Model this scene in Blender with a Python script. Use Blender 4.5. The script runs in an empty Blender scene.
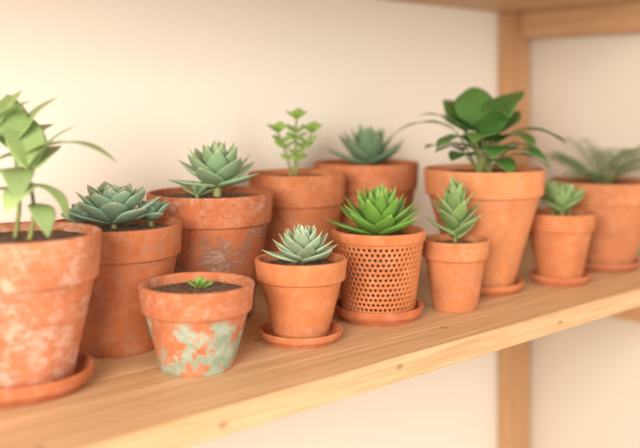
import bpy, bmesh, math, random
from mathutils import Vector, noise
random.seed(7)
D2R = math.pi/180
SZ = 1.10          # shelf top height above floor
CAMH = 0.26        # camera above shelf
AR = -42.6*D2R
scene = bpy.context.scene
scene.view_settings.view_transform = 'Standard'

# ------------------------------------------------------------------ helpers
def link(ob, parent=None):
    scene.collection.objects.link(ob)
    if parent: ob.parent = parent
    return ob
def mesh_ob(name, bm, mat, parent=None, smooth=True):
    me = bpy.data.meshes.new(name)
    bm.to_mesh(me); bm.free()
    if smooth:
        for p in me.polygons: p.use_smooth = True
    for m in (mat if isinstance(mat, (list, tuple)) else [mat]): me.materials.append(m)
    return link(bpy.data.objects.new(name, me), parent)
def empty(name, loc):
    e = bpy.data.objects.new(name, None); e.location = loc; e.empty_display_size = .02
    return link(e)
class NT:
    def __init__(s, name):
        s.m = bpy.data.materials.new(name); s.m.use_nodes = True
        s.t = s.m.node_tree; s.n = s.t.nodes; s.b = s.n['Principled BSDF']
    def add(s, typ, **kw):
        nd = s.n.new(typ)
        for k, v in kw.items(): setattr(nd, k, v)
        return nd
    def l(s, a, b): s.t.links.new(a, b)
    def coords(s, scale=(1,1,1), loc=(0,0,0)):
        tc = s.add('ShaderNodeTexCoord'); mp = s.add('ShaderNodeMapping')
        mp.inputs['Scale'].default_value = scale; mp.inputs['Location'].default_value = loc
        s.l(tc.outputs['Object'], mp.inputs['Vector']); return mp.outputs[0]
    def noise(s, vec, scale, detail=4, rough=.55):
        nd = s.add('ShaderNodeTexNoise'); nd.inputs['Scale'].default_value = scale
        nd.inputs['Detail'].default_value = detail; nd.inputs['Roughness'].default_value = rough
        s.l(vec, nd.inputs['Vector']); return nd.outputs['Fac']
    def ramp(s, fac, stops):
        r = s.add('ShaderNodeValToRGB'); e = r.color_ramp.elements
        while len(e) < len(stops): e.new(.5)
        for el, (p, c) in zip(e, stops):
            el.position = p; el.color = (*c, 1) if hasattr(c, '__len__') else (c, c, c, 1)
        s.l(fac, r.inputs[0]); return r.outputs[0]
    def mix(s, fac, a, b, mode='MIX'):
        m = s.add('ShaderNodeMix', data_type='RGBA', blend_type=mode)
        for sock, v in ((m.inputs[0], fac), (m.inputs[6], a), (m.inputs[7], b)):
            if isinstance(v, bpy.types.NodeSocket): s.l(v, sock)
            elif hasattr(v, '__len__'): sock.default_value = (*v, 1)
            else: sock.default_value = v
        return m.outputs[2]
    def math(s, op, a, b=0):
        m = s.add('ShaderNodeMath', operation=op)
        for sock, v in ((m.inputs[0], a), (m.inputs[1], b)):
            if isinstance(v, bpy.types.NodeSocket): s.l(v, sock)
            else: sock.default_value = v
        return m.outputs[0]
    def objz(s):
        tc = s.add('ShaderNodeTexCoord'); sp = s.add('ShaderNodeSeparateXYZ'); s.l(tc.outputs['Object'], sp.inputs[0])
        return sp.outputs[2]
    def bump(s, h, strength=.3, dist=.001):
        b = s.add('ShaderNodeBump'); b.inputs['Strength'].default_value = strength
        b.inputs['Distance'].default_value = dist
        s.l(h, b.inputs['Height']); s.l(b.outputs[0], s.b.inputs['Normal'])

# ------------------------------------------------------------------ materials
def terracotta(name, col=(.54,.165,.068), white=0., teal=0., dark=0., seed=0., wthr=.5, band=None):
    col = (col[0]*.96, col[1]*1.05, col[2]*1.10)
    k = NT(name); v = k.coords(loc=(seed, seed*.7, seed*.3))
    n1 = k.noise(v, 22, 5); n2 = k.noise(v, 130, 3)
    c = k.mix(k.ramp(n1, [(.3, 0.), (.7, 1.)]), tuple(x*.82 for x in col), tuple(min(1, x*1.12) for x in col))
    chalk = k.ramp(k.noise(v, 60, 8, .75), [(.46, 0.), (.70, 1.)])
    c = k.mix(k.math('MULTIPLY', chalk, .36), c, (.66,.39,.27))
    c = k.mix(k.math('MULTIPLY', k.ramp(n2, [(.50, 0.), (.72, 1.)]), .16), c, (.30,.085,.04))
    if dark:
        nd = k.noise(v, 30, 5, .6); f = k.ramp(nd, [(.46, 0.), (.60, 1.)])
        if band: f = k.math('MULTIPLY', f, k.ramp(k.math('DIVIDE', k.objz(), .2), [(band-.03, 1.), (band+.03, .12)]))
        c = k.mix(k.math('MULTIPLY', f, dark), c, (.20,.115,.085))
        sp_ = k.ramp(k.noise(v, 210, 2), [(.66, 0.), (.70, 1.)])
        c = k.mix(k.math('MULTIPLY', sp_, .6*dark), c, (.12,.05,.03))
    if white:
        nw = k.noise(v, 30, 8, .78); nf = k.noise(k.coords(scale=(1,1,3), loc=(seed+2,0,0)), 110, 4, .7)
        s = k.math('ADD', k.math('MULTIPLY', nw, .6), k.math('MULTIPLY', nf, .4))
        c = k.mix(k.math('MULTIPLY', k.ramp(s, [(wthr, 0.), (wthr+.11, 1.)]), white), c, (.66,.52,.44))
    if teal:
        nt = k.noise(k.coords(loc=(seed+5.3, 1, seed)), 25, 7, .70)
        g = k.ramp(k.math('DIVIDE', k.objz(), .082), [(.60, 1.), (.67, .0)])
        s = k.ramp(nt, [(.495, 0.), (.52, 1.)])
        c = k.mix(k.math('MULTIPLY', k.math('MULTIPLY', s, g), teal), c,
                  k.mix(k.ramp(k.noise(v, 70, 5, .7), [(.42, 0.), (.6, 1.)]), (.23,.31,.23), (.38,.43,.34)))
    k.l(c, k.b.inputs['Base Color'])
    k.b.inputs['Roughness'].default_value = .92
    k.b.inputs['Specular IOR Level'].default_value = .2
    k.bump(k.math('ADD', k.math('MULTIPLY', n2, .4), k.math('MULTIPLY', n1, .6)), .4, .0013)
    return k.m

def wood(name, axis='X', c1=(.60,.36,.19), c2=(.72,.49,.29), seed=0., knots=()):
    k = NT(name)
    sc = {'X': (1.3, 42, 42), 'Y': (42, 1.3, 42), 'Z': (42, 42, 1.3)}[axis]
    v = k.coords(scale=sc, loc=(seed, seed*2, seed))
    n1 = k.noise(v, 1.3, 6, .62)
    n2 = k.noise(v, 6, 4, .65)
    c = k.ramp(n1, [(.30, c1), (.5, tuple((a+b)/2 for a, b in zip(c1, c2))), (.70, c2)])
    c = k.mix(k.math('MULTIPLY', k.ramp(n2, [(.46, 0.), (.62, 1.)]), .42), c, tuple(x*y for x, y in zip(c1, (.80,.71,.61))))
    wv = k.add('ShaderNodeTexWave', bands_direction={'X': 'Y', 'Y': 'X', 'Z': 'X'}[axis])
    wv.inputs['Scale'].default_value = 22; wv.inputs['Distortion'].default_value = 9; wv.inputs['Detail'].default_value = 3
    wv.inputs['Detail Scale'].default_value = 1.2
    s2 = {'X': (.12, 1, 1.6), 'Y': (1, .12, 1.6), 'Z': (1, 1.6, .12)}[axis]
    k.l(k.coords(scale=s2, loc=(seed, .3, .2)), wv.inputs['Vector'])
    c = k.mix(k.math('MULTIPLY', k.ramp(wv.outputs['Fac'], [(.62, 0.), (.95, 1.)]), .30), c, tuple(x*y for x, y in zip(c1, (.76,.63,.50))))
    for (kx, ky, kz, rr) in knots:
        tc = k.add('ShaderNodeTexCoord'); sb = k.add('ShaderNodeVectorMath', operation='SUBTRACT')
        sb.inputs[1].default_value = (kx, ky, kz); k.l(tc.outputs['Object'], sb.inputs[0])
        ml = k.add('ShaderNodeVectorMath', operation='MULTIPLY'); ml.inputs[1].default_value = (.55/rr, .5/rr, 1/rr)
        k.l(sb.outputs[0], ml.inputs[0]); ln = k.add('ShaderNodeVectorMath', operation='LENGTH'); k.l(ml.outputs[0], ln.inputs[0])
        d = k.math('ADD', ln.outputs['Value'], k.math('MULTIPLY', n2, .7))
        c = k.mix(k.ramp(d, [(.70, .6), (.98, .25), (.98, .25), (1.9, 0.)]), c, (.26,.11,.04))
    k.l(c, k.b.inputs['Base Color']); k.b.inputs['Roughness'].default_value = .5
    k.b.inputs['Specular IOR Level'].default_value = .35
    k.bump(n2, .15, .0006)
    return k.m

def plaster(name, col):
    k = NT(name); v = k.coords()
    n = k.noise(v, 3, 3); n2 = k.noise(v, 160, 3)
    k.l(k.mix(n, tuple(x*.97 for x in col), tuple(min(1, x*1.02) for x in col)), k.b.inputs['Base Color'])
    k.b.inputs['Roughness'].default_value = .9; k.bump(n2, .12, .001)
    return k.m

def leafmat(name, base, mid, tip, rib=None, rough=.42):
    k = NT(name); a = k.add('ShaderNodeAttribute', attribute_name='lf')
    sp = k.add('ShaderNodeSeparateColor'); k.l(a.outputs['Color'], sp.inputs[0])
    c = k.ramp(sp.outputs[0], [(.0, base), (.5, mid), (.86, mid), (1., tip)])
    hs = k.add('ShaderNodeHueSaturation'); k.l(c, hs.inputs['Color'])
    k.l(k.math('ADD', k.math('MULTIPLY', sp.outputs[1], .5), .72), hs.inputs['Value'])
    c = hs.outputs[0]
    if rib is not None:
        c = k.mix(k.ramp(sp.outputs[2], [(0., .7), (.16, 0.)]), c, rib)
        c2 = k.ramp(sp.outputs[2], [(.8, 0.), (1., .45)])
        c = k.mix(c2, c, rib)
    n = k.noise(k.coords(), 140, 3)
    c = k.mix(k.math('MULTIPLY', n, .25), c, tuple(min(1, x*1.5) for x in mid))
    k.l(c, k.b.inputs['Base Color']); k.b.inputs['Roughness'].default_value = rough
    k.b.inputs['Subsurface Weight'].default_value = .12
    k.b.inputs['Subsurface Radius'].default_value = (.4, .8, .2)
    k.b.inputs['Subsurface Scale'].default_value = .006
    k.b.inputs['Specular IOR Level'].default_value = .35
    return k.m

def soilmat():
    k = NT('potting_soil'); v = k.coords(); n = k.noise(v, 260, 4, .7)
    k.l(k.ramp(n, [(.35, (.06,.034,.02)), (.55, (.17,.098,.058)), (.72, (.33,.21,.13))]), k.b.inputs['Base Color'])
    k.b.inputs['Roughness'].default_value = .95; k.bump(n, .9, .003)
    return k.m
SOIL = soilmat()
k = NT('plant_stem'); k.b.inputs['Roughness'].default_value = .6
nn = k.noise(k.coords(), 90); k.l(k.ramp(nn, [(.3, (.15,.20,.05)), (.7, (.29,.30,.10))]), k.b.inputs['Base Color']); STEM = k.m

# ------------------------------------------------------------------ lathe
def fillet(pts, r):
    out = [pts[0]]
    for i in range(1, len(pts)-1):
        p0, p, p2 = Vector(pts[i-1]), Vector(pts[i]), Vector(pts[i+1])
        a = (p0-p); b = (p2-p)
        ra = min(r, a.length*.45, b.length*.45)
        A = p+a.normalized()*ra; B = p+b.normalized()*ra
        for j in range(5):
            t = j/4; q = A*(1-t)**2+p*2*t*(1-t)+B*t*t; out.append((q.x, q.y))
    out.append(pts[-1]); return out
def lathe(bm, pts, seg=96, wob=0., seed=0):
    rings = []
    for (r, z) in pts:
        if r < 1e-5: rings.append([bm.verts.new((0, 0, z))]); continue
        ring = []
        for i in range(seg):
            a = 2*math.pi*i/seg
            rr = r*(1+wob*noise.noise(Vector((math.cos(a)*1.3+seed, math.sin(a)*1.3, z*25))))
            ring.append(bm.verts.new((rr*math.cos(a), rr*math.sin(a), z)))
        rings.append(ring)
    for a, b in zip(rings[:-1], rings[1:]):
        for i in range(seg):
            j = (i+1) % seg
            if len(a) == 1 and len(b) == 1: continue
            if len(a) == 1: bm.faces.new((a[0], b[j], b[i]))
            elif len(b) == 1: bm.faces.new((a[i], a[j], b[0]))
            else: bm.faces.new((a[i], a[j], b[j], b[i]))
    bmesh.ops.recalc_face_normals(bm, faces=bm.faces)

def make_pot(parent, rb, rt, h, ch, mat, z0=0., over=.0045, lip=.0060, soil_drop=.0085, seed=0):
    bt = rt-over-.0015          # body radius under the collar
    pts = [(0, .001), (rb-.003, 0), (rb, .0), (bt, h-ch), (rt-.0025, h-ch+.0005), (rt, h), (rt-lip, h),
           (rt-lip-.003, h-ch), (rb-.007, .008), (0, .008)]
    bm = bmesh.new(); lathe(bm, fillet(pts, .0026), wob=.010, seed=seed)
    ob = mesh_ob('pot', bm, mat, parent); ob.location.z = z0
    rs = rt-lip-.0012
    bm = bmesh.new()
    prof = [(0, 0)]+[(rs*i/14, 0) for i in range(1, 15)]
    lathe(bm, prof, 48)
    for v in bm.verts:
        rr = math.hypot(v.co.x, v.co.y)/rs
        v.co.z += .0028*noise.noise(v.co*160+Vector((seed, 0, 0)))*(1 if rr < .97 else .2)+.003*(1-rr*rr)
    s = mesh_ob('soil', bm, SOIL, parent); s.location.z = z0+h-soil_drop
    return z0+h-min(soil_drop, .0055)
def make_saucer(parent, r, mat, hh=.015):
    pts = [(0, 0), (r*.84, 0), (r*.86, .002), (r-.002, hh*.45), (r, hh), (r-.004, hh), (r-.0075, hh*.45), (r*.80, .0045), (0, .0045)]
    bm = bmesh.new(); lathe(bm, fillet(pts, .0018), wob=.004)
    mesh_ob('saucer', bm, mat, parent); return .0046

# ------------------------------------------------------------------ leaves
def p_spoon(t):
    if t < .66:
        u = t/.66; return .42+.58*(u*u*(3-2*u))
    u = (t-.66)/.34
    return max(.0, (1-u**2.1))*.94+.06*(1-u)
def p_agave(t):
    if t < .42: return .70+.30*math.sin(t/.42*math.pi/2)
    return max(0, 1-((t-.42)/.58)**1.7)
def p_lance(t): return max(0, math.sin(math.pi*min(1, t**.82)))**.85*(1-.15*t)
def p_broad(t): return max(0, math.sin(math.pi*min(1, t**.76)))**.75*(1-.20*t*t)
def p_oval(t): return max(0, math.sin(math.pi*t**.9))**.55
def leaf(bm, lay, o, az, e0, e1, L, W, T, prof, fold=0., n=12, m=10, rnd=None, bend=1., azc=0., wave=0.):
    if rnd is None: rnd = random.random()
    p = Vector(o); rings = []; ph = random.random()*6
    for i in range(n+1):
        t = i/n; e = e0+(e1-e0)*t**bend; a_ = az+azc*t
        ca, sa = math.cos(a_), math.sin(a_)
        d = Vector((math.cos(e)*ca, math.cos(e)*sa, math.sin(e)))
        nr = Vector((-math.sin(e)*ca, -math.sin(e)*sa, math.cos(e)))
        sd = Vector((-sa, ca, 0))
        if i: p = p+d*(L/n)
        w = max(W*prof(t), .00025); th = max(T*(1-.75*t**2.5)*min(1, prof(t)+.25), .00012)
        ring = []
        for j in range(m):
            a = 2*math.pi*j/m; c = math.cos(a); s = math.sin(a)
            q = p+sd*(c*w)+nr*(s*th+fold*abs(c)*w+wave*w*math.sin(t*9+ph+(0 if c > 0 else 2))*abs(c))
            v = bm.verts.new(q); v[lay] = (t, rnd, abs(c), 1); ring.append(v)
        rings.append(ring)
    for a, b in zip(rings[:-1], rings[1:]):
        for j in range(m):
            bm.faces.new((a[j], a[(j+1) % m], b[(j+1) % m], b[j]))
    bm.faces.new(rings[0][::-1]); bm.faces.new(rings[-1])
    return p
def tube(bm, lay, pts, r0, r1, m=8):
    rings = []; N = len(pts)
    for i, p in enumerate(pts):
        p = Vector(p)
        d = (Vector(pts[min(i+1, N-1)])-Vector(pts[max(i-1, 0)])).normalized()
        u = d.cross(Vector((.3, .9, .1))).normalized(); w = d.cross(u)
        r = r0+(r1-r0)*i/(N-1); ring = []
        for j in range(m):
            a = 2*math.pi*j/m; v = bm.verts.new(p+(u*math.cos(a)+w*math.sin(a))*r); v[lay] = (.3, .5, .5, 1); ring.append(v)
        rings.append(ring)
    fs = []
    for a, b in zip(rings[:-1], rings[1:]):
        for j in range(m): fs.append(bm.faces.new((a[j], a[(j+1) % m], b[(j+1) % m], b[j])))
    fs.append(bm.faces.new(rings[-1])); fs.append(bm.faces.new(rings[0][::-1]))
    for f in fs: f.material_index = 1
def plantbm():
    bm = bmesh.new(); return bm, bm.verts.layers.float_color.new('lf')
def finish(bm, mat, parent, name, z):
    bmesh.ops.recalc_face_normals(bm, faces=bm.faces)
    ob = mesh_ob(name, bm, [mat, STEM], parent); ob.location.z = z; return ob
def rosette(bm, lay, c, R, n, eo, ei, W, T, prof, curl=15, stack=.01, shrink=.6, fold=.15, az0=0., jit=.06):
    c = Vector(c)
    tube(bm, lay, [c+Vector((0, 0, -.010+(.010+stack*.7)*i/4)) for i in range(5)], .0032 if R > .02 else .0014, .0026 if R > .02 else .001)
    for i in range(n):
        k = i/(n-1); az = az0+i*137.508*D2R+random.uniform(-jit, jit)
        e = (eo+(ei-eo)*k**.85+random.uniform(-4, 4))*D2R
        L = R*(1-shrink*k**1.2)*random.uniform(.93, 1.06); w = W*(1-.5*k**1.5)
        o = c+Vector((math.cos(az), math.sin(az), 0))*.003*(1-k)+Vector((0, 0, stack*k))
        leaf(bm, lay, o, az, e, e+curl*D2R, L, w, T*(1-.4*k), prof, fold=fold, rnd=.25+.6*random.random()*(1-.3*k)+.15*k)

# ------------------------------------------------------------------ room
def box(bm, x0, x1, y0, y1, z0, z1, bev=0.):
    vs = [bm.verts.new((x, y, z)) for x in (x0, x1) for y in (y0, y1) for z in (z0, z1)]
    q = [(0,1,3,2), (4,6,7,5), (0,4,5,1), (2,3,7,6), (0,2,6,4), (1,5,7,3)]
    fs = [bm.faces.new([vs[i] for i in f]) for f in q]
    if bev:
        es = list({e for f in fs for e in f.edges})
        bmesh.ops.bevel(bm, geom=es, offset=bev, segments=2, affect='EDGES')
def boxob(name, dims, mat, parent=None, bev=0.):
    bm = bmesh.new(); box(bm, *dims, bev); bmesh.ops.recalc_face_normals(bm, faces=bm.faces)
    return mesh_ob(name, bm, mat, parent, smooth=False)
WY = 1.03; WX = 1.466; FY = .616
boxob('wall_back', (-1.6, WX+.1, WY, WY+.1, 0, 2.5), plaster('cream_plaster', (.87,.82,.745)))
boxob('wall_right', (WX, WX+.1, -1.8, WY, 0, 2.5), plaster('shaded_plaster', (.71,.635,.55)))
kf = NT('floor_boards'); kf.b.inputs['Roughness'].default_value = .6
kf.l(kf.ramp(kf.noise(kf.coords(scale=(1, 14, 1)), 2, 5), [(.3, (.42,.30,.20)), (.7, (.60,.46,.33))]), kf.b.inputs['Base Color'])
boxob('floor', (-1.6, WX+.1, -1.8, WY+.1, -.05, 0), kf.m)

W1 = wood('pine_board', 'X', (.57,.35,.18), (.72,.49,.29), knots=[(.676, FY, SZ-.010, .0050), (.455, FY, SZ-.015, .005), (.969, FY, SZ-.014, .0045),
     (.30, FY+.02, SZ, .005), (.80, FY+.045, SZ, .005)])
W2 = wood('pine_board_underside', 'X', (.56,.34,.18), (.68,.46,.27), 3.)
WP = wood('pine_post', 'Z', (.50,.28,.135), (.64,.39,.21), 1.3); WC = wood('pine_rail', 'Y', (.54,.30,.15), (.66,.41,.23), 2.1)
ys = [FY, FY+.138, FY+.276, WY-.001]
def boards(name, z0, z1, mat):
    bm = bmesh.new()
    for a, b in zip(ys[:-1], ys[1:]): box(bm, -1.2, WX-.002, a, b-.0002, z0, z1, .0008)
    bmesh.ops.recalc_face_normals(bm, faces=bm.faces)
    return mesh_ob(name, bm, mat, None, False)
boards('wooden_shelf', SZ-.025, SZ, W1)
UZ = SZ+CAMH+.166
boards('pine_shelf_board', UZ, UZ+.025, W2)
boxob('shelf_post', (1.404, 1.460, WY-.036, WY-.001, 0.0, SZ-.0255), WP, None, .0015)
boxob('shelf_post.001', (1.404, 1.460, WY-.036, WY-.001, SZ+.0002, UZ-.0005), WP, None, .0015)
boxob('shelf_rail', (1.425, 1.460, FY+.01, WY-.0365, UZ-.050, UZ-.0005), WC, None, .0015)
boxob('shelf_rail.001', (1.425, 1.460, FY+.01, WY-.0365, SZ-.116, SZ-.0255), WC, None, .0015)

# ------------------------------------------------------------------ potted plants
def at(x, y): return (x, y, SZ)
def rel(dx, dz, dy=0.):
    c, s = math.cos(AR), math.sin(AR)
    return Vector((c*dx-s*dy, s*dx+c*dy, dz))

M_B = leafmat('echeveria_blue_green', (.19,.28,.15), (.22,.33,.23), (.42,.41,.29))
M_C = leafmat('echeveria_grey_green', (.25,.35,.16), (.24,.35,.20), (.46,.42,.27))
M_E = leafmat('haworthia_green', (.11,.18,.09), (.16,.25,.15), (.28,.34,.20))
M_G = leafmat('sempervivum_pale', (.28,.36,.19), (.31,.40,.26), (.46,.46,.34))
M_H = leafmat('agave_bright_green', (.12,.24,.04), (.14,.29,.05), (.32,.41,.10), rough=.33)
M_I = leafmat('crassula_green', (.17,.27,.08), (.21,.32,.12), (.48,.51,.28), rib=(.42,.49,.26))
M_J = leafmat('peace_lily_green', (.05,.12,.03), (.065,.155,.036), (.09,.18,.05), rib=(.15,.26,.08), rough=.26)
M_A = leafmat('basil_green', (.24,.34,.10), (.27,.38,.15), (.36,.44,.20), rib=(.38,.47,.23), rough=.45)
M_D = leafmat('sprig_green', (.18,.32,.06), (.23,.37,.08), (.34,.45,.12), rough=.4)
M_L = leafmat('fern_green', (.13,.22,.10), (.16,.26,.12), (.24,.33,.18))

# A : leafy plant, whitened pot
E = empty('potted_leafy_herb', at(.351, .785))
t = terracotta('terracotta_weathered', (.54,.17,.075), white=.58, seed=1., wthr=.49)
z0 = make_saucer(E, .067, terracotta('terracotta_saucer_a', (.50,.14,.055), seed=2.), .019)
zs = make_pot(E, .047, .073, .136, .042, t, z0, seed=1)
bm, lay = plantbm()
def herb(base, top, leaves):
    b, tp = rel(*base), rel(*top)
    pts = [b.lerp(tp, i/8)+rel(.004*math.sin(i*.5), 0) for i in range(9)]
    tube(bm, lay, [pts[0]-Vector((0, 0, .008))]+pts, .0024, .0014)
    for (f, ra, e0, e1, L, W) in leaves:
        i = f*8; j = min(7, int(i)); p = pts[j].lerp(pts[j+1], i-j)
        leaf(bm, lay, p, AR+ra*D2R, e0*D2R, (e1-12)*D2R, L, W, .0006, p_lance, fold=.12, n=16, wave=.06)
herb((-.004, 0, 0), (-.002, .088, .0), [(.78, -12, 46, -26, .108, .0145), (.98, 35, 66, 42, .060, .0180), (.9, 160, 60, 20, .06, .017),
    (.7, -70, 25, -60, .055, .015), (1., 120, 80, 55, .052, .017), (.55, 30, 20, -65, .05, .014), (.5, 200, 20, -40, .06, .015), (.9, 60, 50, 20, .055, .017)])
herb((.012, 0, -.008), (.014, .068, -.012), [(.95, 20, 64, 35, .058, .017), (.9, 70, 50, 15, .055, .016), (.7, -100, 20, -50, .048, .014),
    (.75, -10, 5, -70, .052, .013), (1., 130, 70, 40, .056, .016), (.95, 100, 75, 50, .056, .017), (.5, -50, 5, -70, .045, .012)])
herb((-.026, 0, .005), (-.026, .092, .0), [(1., 50, 70, 45, .058, .018), (.9, -80, 50, -10, .055, .015), (.95, 150, 60, 10, .06, .017), (1., -10, 62, 30, .056, .016),
    (.65, -40, 30, -35, .055, .015), (.6, 140, 30, -30, .06, .015), (.4, -110, 20, -40, .05, .014), (.75, 30, 35, -20, .052, .016)])
finish(bm, M_A, E, 'foliage', zs-.002)

# B
E = empty('potted_echeveria', at(.4856, .851))
t = terracotta('terracotta_red', (.49,.14,.052), seed=3., dark=.2)
zs = make_pot(E, .049, .0722, .130, .033, t, seed=2)
bm, lay = plantbm()
rosette(bm, lay, rel(.002, .006, -.008), .054, 34, 2, 76, .0155, .0034, p_spoon, 20, .012, shrink=.55)
rosette(bm, lay, rel(-.034, .004, .008), .028, 20, 12, 78, .0095, .0028, p_spoon, 18, .008, az0=2)
rosette(bm, lay, rel(.036, .006, .018), .028, 20, 12, 78, .009, .0028, p_spoon, 18, .008, az0=2)
finish(bm, M_B, E, 'rosettes', zs)

# C
E = empty('potted_echeveria', at(.640, .892))
t = terracotta('terracotta_stained', (.46,.13,.052), white=.40, dark=.75, seed=4., wthr=.53, band=.56)
zs = make_pot(E, .050, .0763, .149, .036, t, seed=3)
bm, lay = plantbm()
tube(bm, lay, [rel(.008, -.006+z*.0035, 0) for z in range(0, 8)], .0055, .005)
rosette(bm, lay, rel(.008, .012, 0), .062, 34, -4, 86, .0165, .0036, p_agave, 24, .020, shrink=.48, az0=.4, fold=.2)
rosette(bm, lay, rel(-.014, .003, -.014), .021, 12, 15, 80, .006, .0018, p_spoon, 18, .006)
finish(bm, M_C, E, 'rosette', zs)

# D : sprig with round paired leaves
E = empty('potted_jade_sprig', at(.803, .919))
t = terracotta('terracotta_mid', (.51,.155,.058), seed=5.)
zs = make_pot(E, .045, .0664, .162, .042, t, seed=4)
bm, lay = plantbm()
for (bx, tx, hh, dy) in ((-.008, -.026, .060, 0), (-.003, -.001, .078, .004), (-.003, .020, .060, -.006)):
    pts = [rel(bx+(tx-bx)*(i/8)**1.4, hh*i/8, dy) for i in range(9)]
    tube(bm, lay, [pts[0]-Vector((0, 0, .008))]+pts, .0023, .0015)
    for i in (3, 5, 6, 8):
        for s in (10, 170):
            leaf(bm, lay, pts[i], AR+(s+random.uniform(0, 45)*(1 if s < 90 else -1))*D2R, 42*D2R, 25*D2R, .0200 if i > 4 else .014, .0092, .0018, p_oval, fold=.08, n=9)
    leaf(bm, lay, pts[8], AR+70*D2R, 70*D2R, 50*D2R, .017, .0085, .0014, p_oval, n=8)
    leaf(bm, lay, pts[8], AR+250*D2R, 50*D2R, 30*D2R, .013, .0065, .0014, p_oval, n=8)
finish(bm, M_D, E, 'sprig', zs)

# E
E = empty('potted_haworthia', at(.9576, .940))
t = terracotta('terracotta_back', (.51,.155,.062), seed=6.)
zs = make_pot(E, .052, .0781, .168, .040, t, seed=5)
bm, lay = plantbm()
rosette(bm, lay, rel(.004, .002, 0), .068, 30, 8, 84, .0150, .0035, p_agave, 22, .012, shrink=.40)
finish(bm, M_E, E, 'rosette', zs)

# F
E = empty('potted_seedling', at(.507, .729))
t = terracotta('terracotta_patina', (.51,.155,.065), white=.45, teal=.95, seed=7., wthr=.52)
zs = make_pot(E, .0355, .0562, .082, .027, t, seed=6, soil_drop=.0095)
bm, lay = plantbm()
rosette(bm, lay, rel(.002, -.001, .004), .0135, 9, 15, 75, .0050, .0014, p_spoon, 15, .005)
finish(bm, M_D, E, 'seedling', zs)

# G
E = empty('potted_sempervivum', at(.647, .734))
t = terracotta('terracotta_clean', (.59,.185,.068), seed=8.)
z0 = make_saucer(E, .0465, terracotta('terracotta_saucer_g', (.53,.16,.06), seed=9.), .0125)
zs = make_pot(E, .0290, .0505, .084, .023, t, z0, seed=7)
bm, lay = plantbm()
rosette(bm, lay, rel(.002, .002, 0), .043, 44, 0, 84, .0108, .0030, p_agave, 22, .015, shrink=.48, fold=.12)
finish(bm, M_G, E, 'rosette', zs)

# H : perforated pot
E = empty('potted_agave', at(.782, .747))
t = terracotta('terracotta_perforated', (.58,.175,.060), seed=10.)
z0 = make_saucer(E, .0545, terracotta('terracotta_saucer_h', (.50,.135,.05), seed=11.), .0165)
hp = .0995; rb, rt = .0425, .0555; zb, zt = .010, .086
def R_at(z): return rb+(rt-rb)*z/hp
bm = bmesh.new()
NC, NR = 50, 13
cw = 2*math.pi/NC; chh = (zt-zb)/NR; nb = 16
cache = {}
def V(u, z):
    key = (round(u/cw*64) % (NC*64), round(z*1e6))
    if key not in cache:
        r = R_at(z); cache[key] = bm.verts.new((r*math.cos(u), r*math.sin(u), z))
    return cache[key]
for r_ in range(NR):
    for c_ in range(NC):
        u0 = (c_+.5*(r_ % 2))*cw; zc = zb+(r_+.5)*chh; uc = u0+cw/2
        bord = []
        for s in range(4): bord.append((u0+cw*s/4, zb+r_*chh))
        for s in range(4): bord.append((u0+cw, zb+r_*chh+chh*s/4))
        for s in range(4): bord.append((u0+cw-cw*s/4, zb+(r_+1)*chh))
        for s in range(4): bord.append((u0, zb+(r_+1)*chh-chh*s/4))
        bv = [V(*b) for b in bord]
        rr = R_at(zc); hr = chh*.32; hv = []
        for s in range(nb):
            a = -3*math.pi/4+2*math.pi*s/nb
            uu = uc+hr*math.cos(a)/rr; zz = zc+hr*math.sin(a); q = R_at(zz)
            hv.append(bm.verts.new((q*math.cos(uu), q*math.sin(uu), zz)))
        for s in range(nb):
            j = (s+1) % nb; bm.faces.new((bv[s], bv[j], hv[j], hv[s]))
def ringz(z, n=NC*4):
    return [V(cw*i/4, z) for i in range(n)]
for za, zc in ((.0, zb), (zt, hp)):
    A_, B_ = ringz(za), ringz(zc)
    for i in range(len(A_)):
        j = (i+1) % len(A_); bm.faces.new((A_[i], A_[j], B_[j], B_[i]))
bm.faces.new(ringz(0.)[::-1])
bmesh.ops.recalc_face_normals(bm, faces=bm.faces)
ob = mesh_ob('perforated_pot', bm, t, E); ob.location.z = z0
md = ob.modifiers.new('thickness', 'SOLIDIFY'); md.thickness = .003; md.offset = -1
bm = bmesh.new()
lathe(bm, fillet([(rt-.0045, hp-.012), (rt+.0004, hp-.011), (rt+.0016, hp-.001), (rt-.0005, hp+.0015), (rt-.005, hp+.001), (rt-.0065, hp-.012), (rt-.0045, hp-.012)], .0015))
r2 = mesh_ob('pot_rim', bm, t, E); r2.location.z = z0
bm = bmesh.new()
lathe(bm, [(0, .005), (rb-.008, .005), (rt-.0085, hp-.008), (0, hp-.005)])
s = mesh_ob('soil', bm, SOIL, E); s.location.z = z0
zs = z0+hp-.006
bm, lay = plantbm()
rosette(bm, lay, rel(.0, .001, 0), .062, 48, 2, 86, .0125, .0034, p_agave, 26, .018, shrink=.36, fold=.25)
finish(bm, M_H, E, 'rosette', zs)

# I
E = empty('potted_crassula', at(.886, .714))
t = terracotta('terracotta_light', (.59,.20,.078), seed=12.)
zs = make_pot(E, .0275, .0430, .087, .024, t, seed=9)
bm, lay = plantbm()
tube(bm, lay, [rel(0, -.008+z*.007, 0) for z in range(0, 9)], .0030, .0020)
for i in range(20):
    k_ = i/19; az = i*137.5*D2R
    leaf(bm, lay, rel(0, .006+.042*k_, 0), az, (22+58*k_)*D2R, (36+48*k_)*D2R, .050*(1-.28*k_), .0118*(1-.25*k_), .0020, p_agave, fold=.25)
finish(bm, M_I, E, 'foliage', zs)

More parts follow.
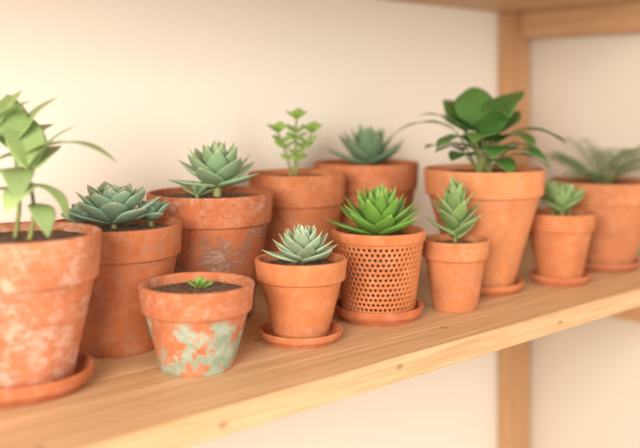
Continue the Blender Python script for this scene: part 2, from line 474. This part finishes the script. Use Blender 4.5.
# J
E = empty('potted_peace_lily', at(1.003, .758))
t = terracotta('terracotta_large', (.63,.225,.088), seed=13.)
z0 = make_saucer(E, .055, terracotta('terracotta_saucer_j', (.57,.18,.07), seed=14.), .014)
zs = make_pot(E, .039, .0823, .162, .036, t, z0, over=.0055, seed=10)
bm, lay = plantbm()
def broad(ra, ep, Lp, e0, e1, L, W, bx=0., by=0.):
    o = rel(bx, 0, by); az = AR+ra*D2R; pts = [o-Vector((0, 0, .008))]; W *= .92
    for i in range(7):
        q = i/6; pts.append(o+Vector((math.cos(az), math.sin(az), 0))*(Lp*q*math.cos(ep*D2R)*(.7+.3*q))+Vector((0, 0, Lp*q*math.sin(ep*D2R))))
    tube(bm, lay, pts, .0020, .0014)
    leaf(bm, lay, pts[-1], az, e0*D2R, (e1-8)*D2R, L, W, .0006, p_broad, fold=.10, n=20, wave=.09)
for a in [(172, 62, .062, 38, -38, .100, .025), (150, 70, .056, 50, -5, .084, .030), (35, 72, .060, 62, 28, .088, .034), (8, 55, .058, 30, -30, .096, .029),
          (-55, 65, .046, 40, -35, .076, .028), (-115, 65, .048, 42, -30, .068, .027), (-150, 58, .048, 38, -35, .070, .025), (85, 72, .066, 64, 35, .080, .034),
          (115, 68, .060, 58, 18, .084, .032), (60, 65, .055, 50, 5, .086, .033), (-35, 50, .040, 20, -45, .070, .024), (-85, 80, .050, 66, 20, .060, .028),
          (195, 55, .038, 30, -25, .062, .026), (-5, 40, .035, 15, -40, .065, .023), (50, 80, .050, 74, 45, .068, .032), (-130, 50, .030, 25, -25, .050, .022),
          (-70, 40, .028, 15, -40, .054, .022), (165, 78, .045, 62, 20, .066, .028), (-95, 55, .038, 30, -35, .056, .025), (140, 50, .035, 30, -15, .066, .028),
          (20, 50, .035, 30, -15, .066, .028), (100, 50, .035, 45, 5, .066, .030)]:
    broad(*a, bx=random.uniform(-.01, .01), by=random.uniform(-.01, .01))
finish(bm, M_J, E, 'foliage', zs)

# K
E = empty('potted_sedum', at(1.122, .714))
t = terracotta('terracotta_k', (.59,.19,.072), seed=15.)
z0 = make_saucer(E, .043, terracotta('terracotta_saucer_k', (.55,.165,.065), seed=16.), .0135)
zs = make_pot(E, .030, .050, .096, .025, t, z0, seed=11)
bm, lay = plantbm()
for (dx, dy, hh) in ((-.010, 0, .020), (.014, .004, .014), (.0, -.012, .008), (0, .015, .012)):
    tube(bm, lay, [rel(dx, -.008+(hh+.008)*i/4, dy) for i in range(5)], .002, .002)
    rosette(bm, lay, rel(dx, hh, dy), .036, 18, 20, 85, .009, .0024, p_agave, 15, .012, az0=dx*90)
finish(bm, M_I, E, 'rosettes', zs)

# L
E = empty('potted_fern', at(1.274, .734))
t = terracotta('terracotta_l', (.57,.195,.082), seed=17.)
z0 = make_saucer(E, .056, terracotta('terracotta_saucer_l', (.54,.165,.07), seed=18.), .013)
zs = make_pot(E, .044, .081, .131, .033, t, z0, seed=12)
bm, lay = plantbm()
for i in range(20):
    az = i*137.5*D2R; e0 = random.uniform(45, 78)*D2R; e1 = random.uniform(-30, 25)*D2R; L = random.uniform(.08, .12)
    L *= 1-.25*max(0, -math.cos(az))
    p = Vector((math.cos(az), math.sin(az), 0))*.008; pts = [p-Vector((0, 0, .008)), p.copy()]; N = 16
    for j in range(1, N+1):
        e = e0+(e1-e0)*j/N; d = Vector((math.cos(e)*math.cos(az), math.cos(e)*math.sin(az), math.sin(e)))
        p = p+d*L/N; pts.append(p.copy())
        if j > 3:
            for s in (1, -1):
                leaf(bm, lay, p, az+s*62*D2R, .1, -.2, .022*math.sin(math.pi*(j-1)/(N+1))**.7+.003, .0040, .0004, p_lance, n=5, m=6, rnd=.5)
    tube(bm, lay, pts, .0014, .0007, 6)
finish(bm, M_L, E, 'fronds', zs)

# ------------------------------------------------------------------ light
def area(name, loc, target, size, power, col, sy=None):
    l = bpy.data.lights.new(name, 'AREA'); l.energy = power; l.color = col
    l.shape = 'RECTANGLE'; l.size = size; l.size_y = sy or size
    o = bpy.data.objects.new(name, l); o.location = loc
    o.rotation_euler = (Vector(target)-Vector(loc)).to_track_quat('-Z', 'Y').to_euler(); link(o)
area('window_light', (-1.1, -.4, SZ+.62), (.65, .9, SZ+.12), .85, 64, (1, .915, .79))
area('front_area_light', (.6, -1.5, SZ+.40), (.9, .9, SZ+.12), 1.4, 15, (1, .93, .83))  # broad, weak area light aimed at the shelf from the front
w = bpy.data.worlds.new('room_ambient'); scene.world = w; w.use_nodes = True
w.node_tree.nodes['Background'].inputs[0].default_value = (1, .95, .875, 1)
w.node_tree.nodes['Background'].inputs[1].default_value = .82

# ------------------------------------------------------------------ camera
cd = bpy.data.cameras.new('camera'); cam = bpy.data.objects.new('camera', cd); link(cam)
cam.location = (0, 0, SZ+CAMH); cam.rotation_euler = (math.pi/2, 0, AR)
cd.sensor_width = 36; cd.lens = 36*900/640; cd.shift_y = -124/640
cd.clip_start = .02
cd.dof.use_dof = True; cd.dof.focus_distance = 0.97; cd.dof.aperture_fstop = 2.5
scene.camera = cam
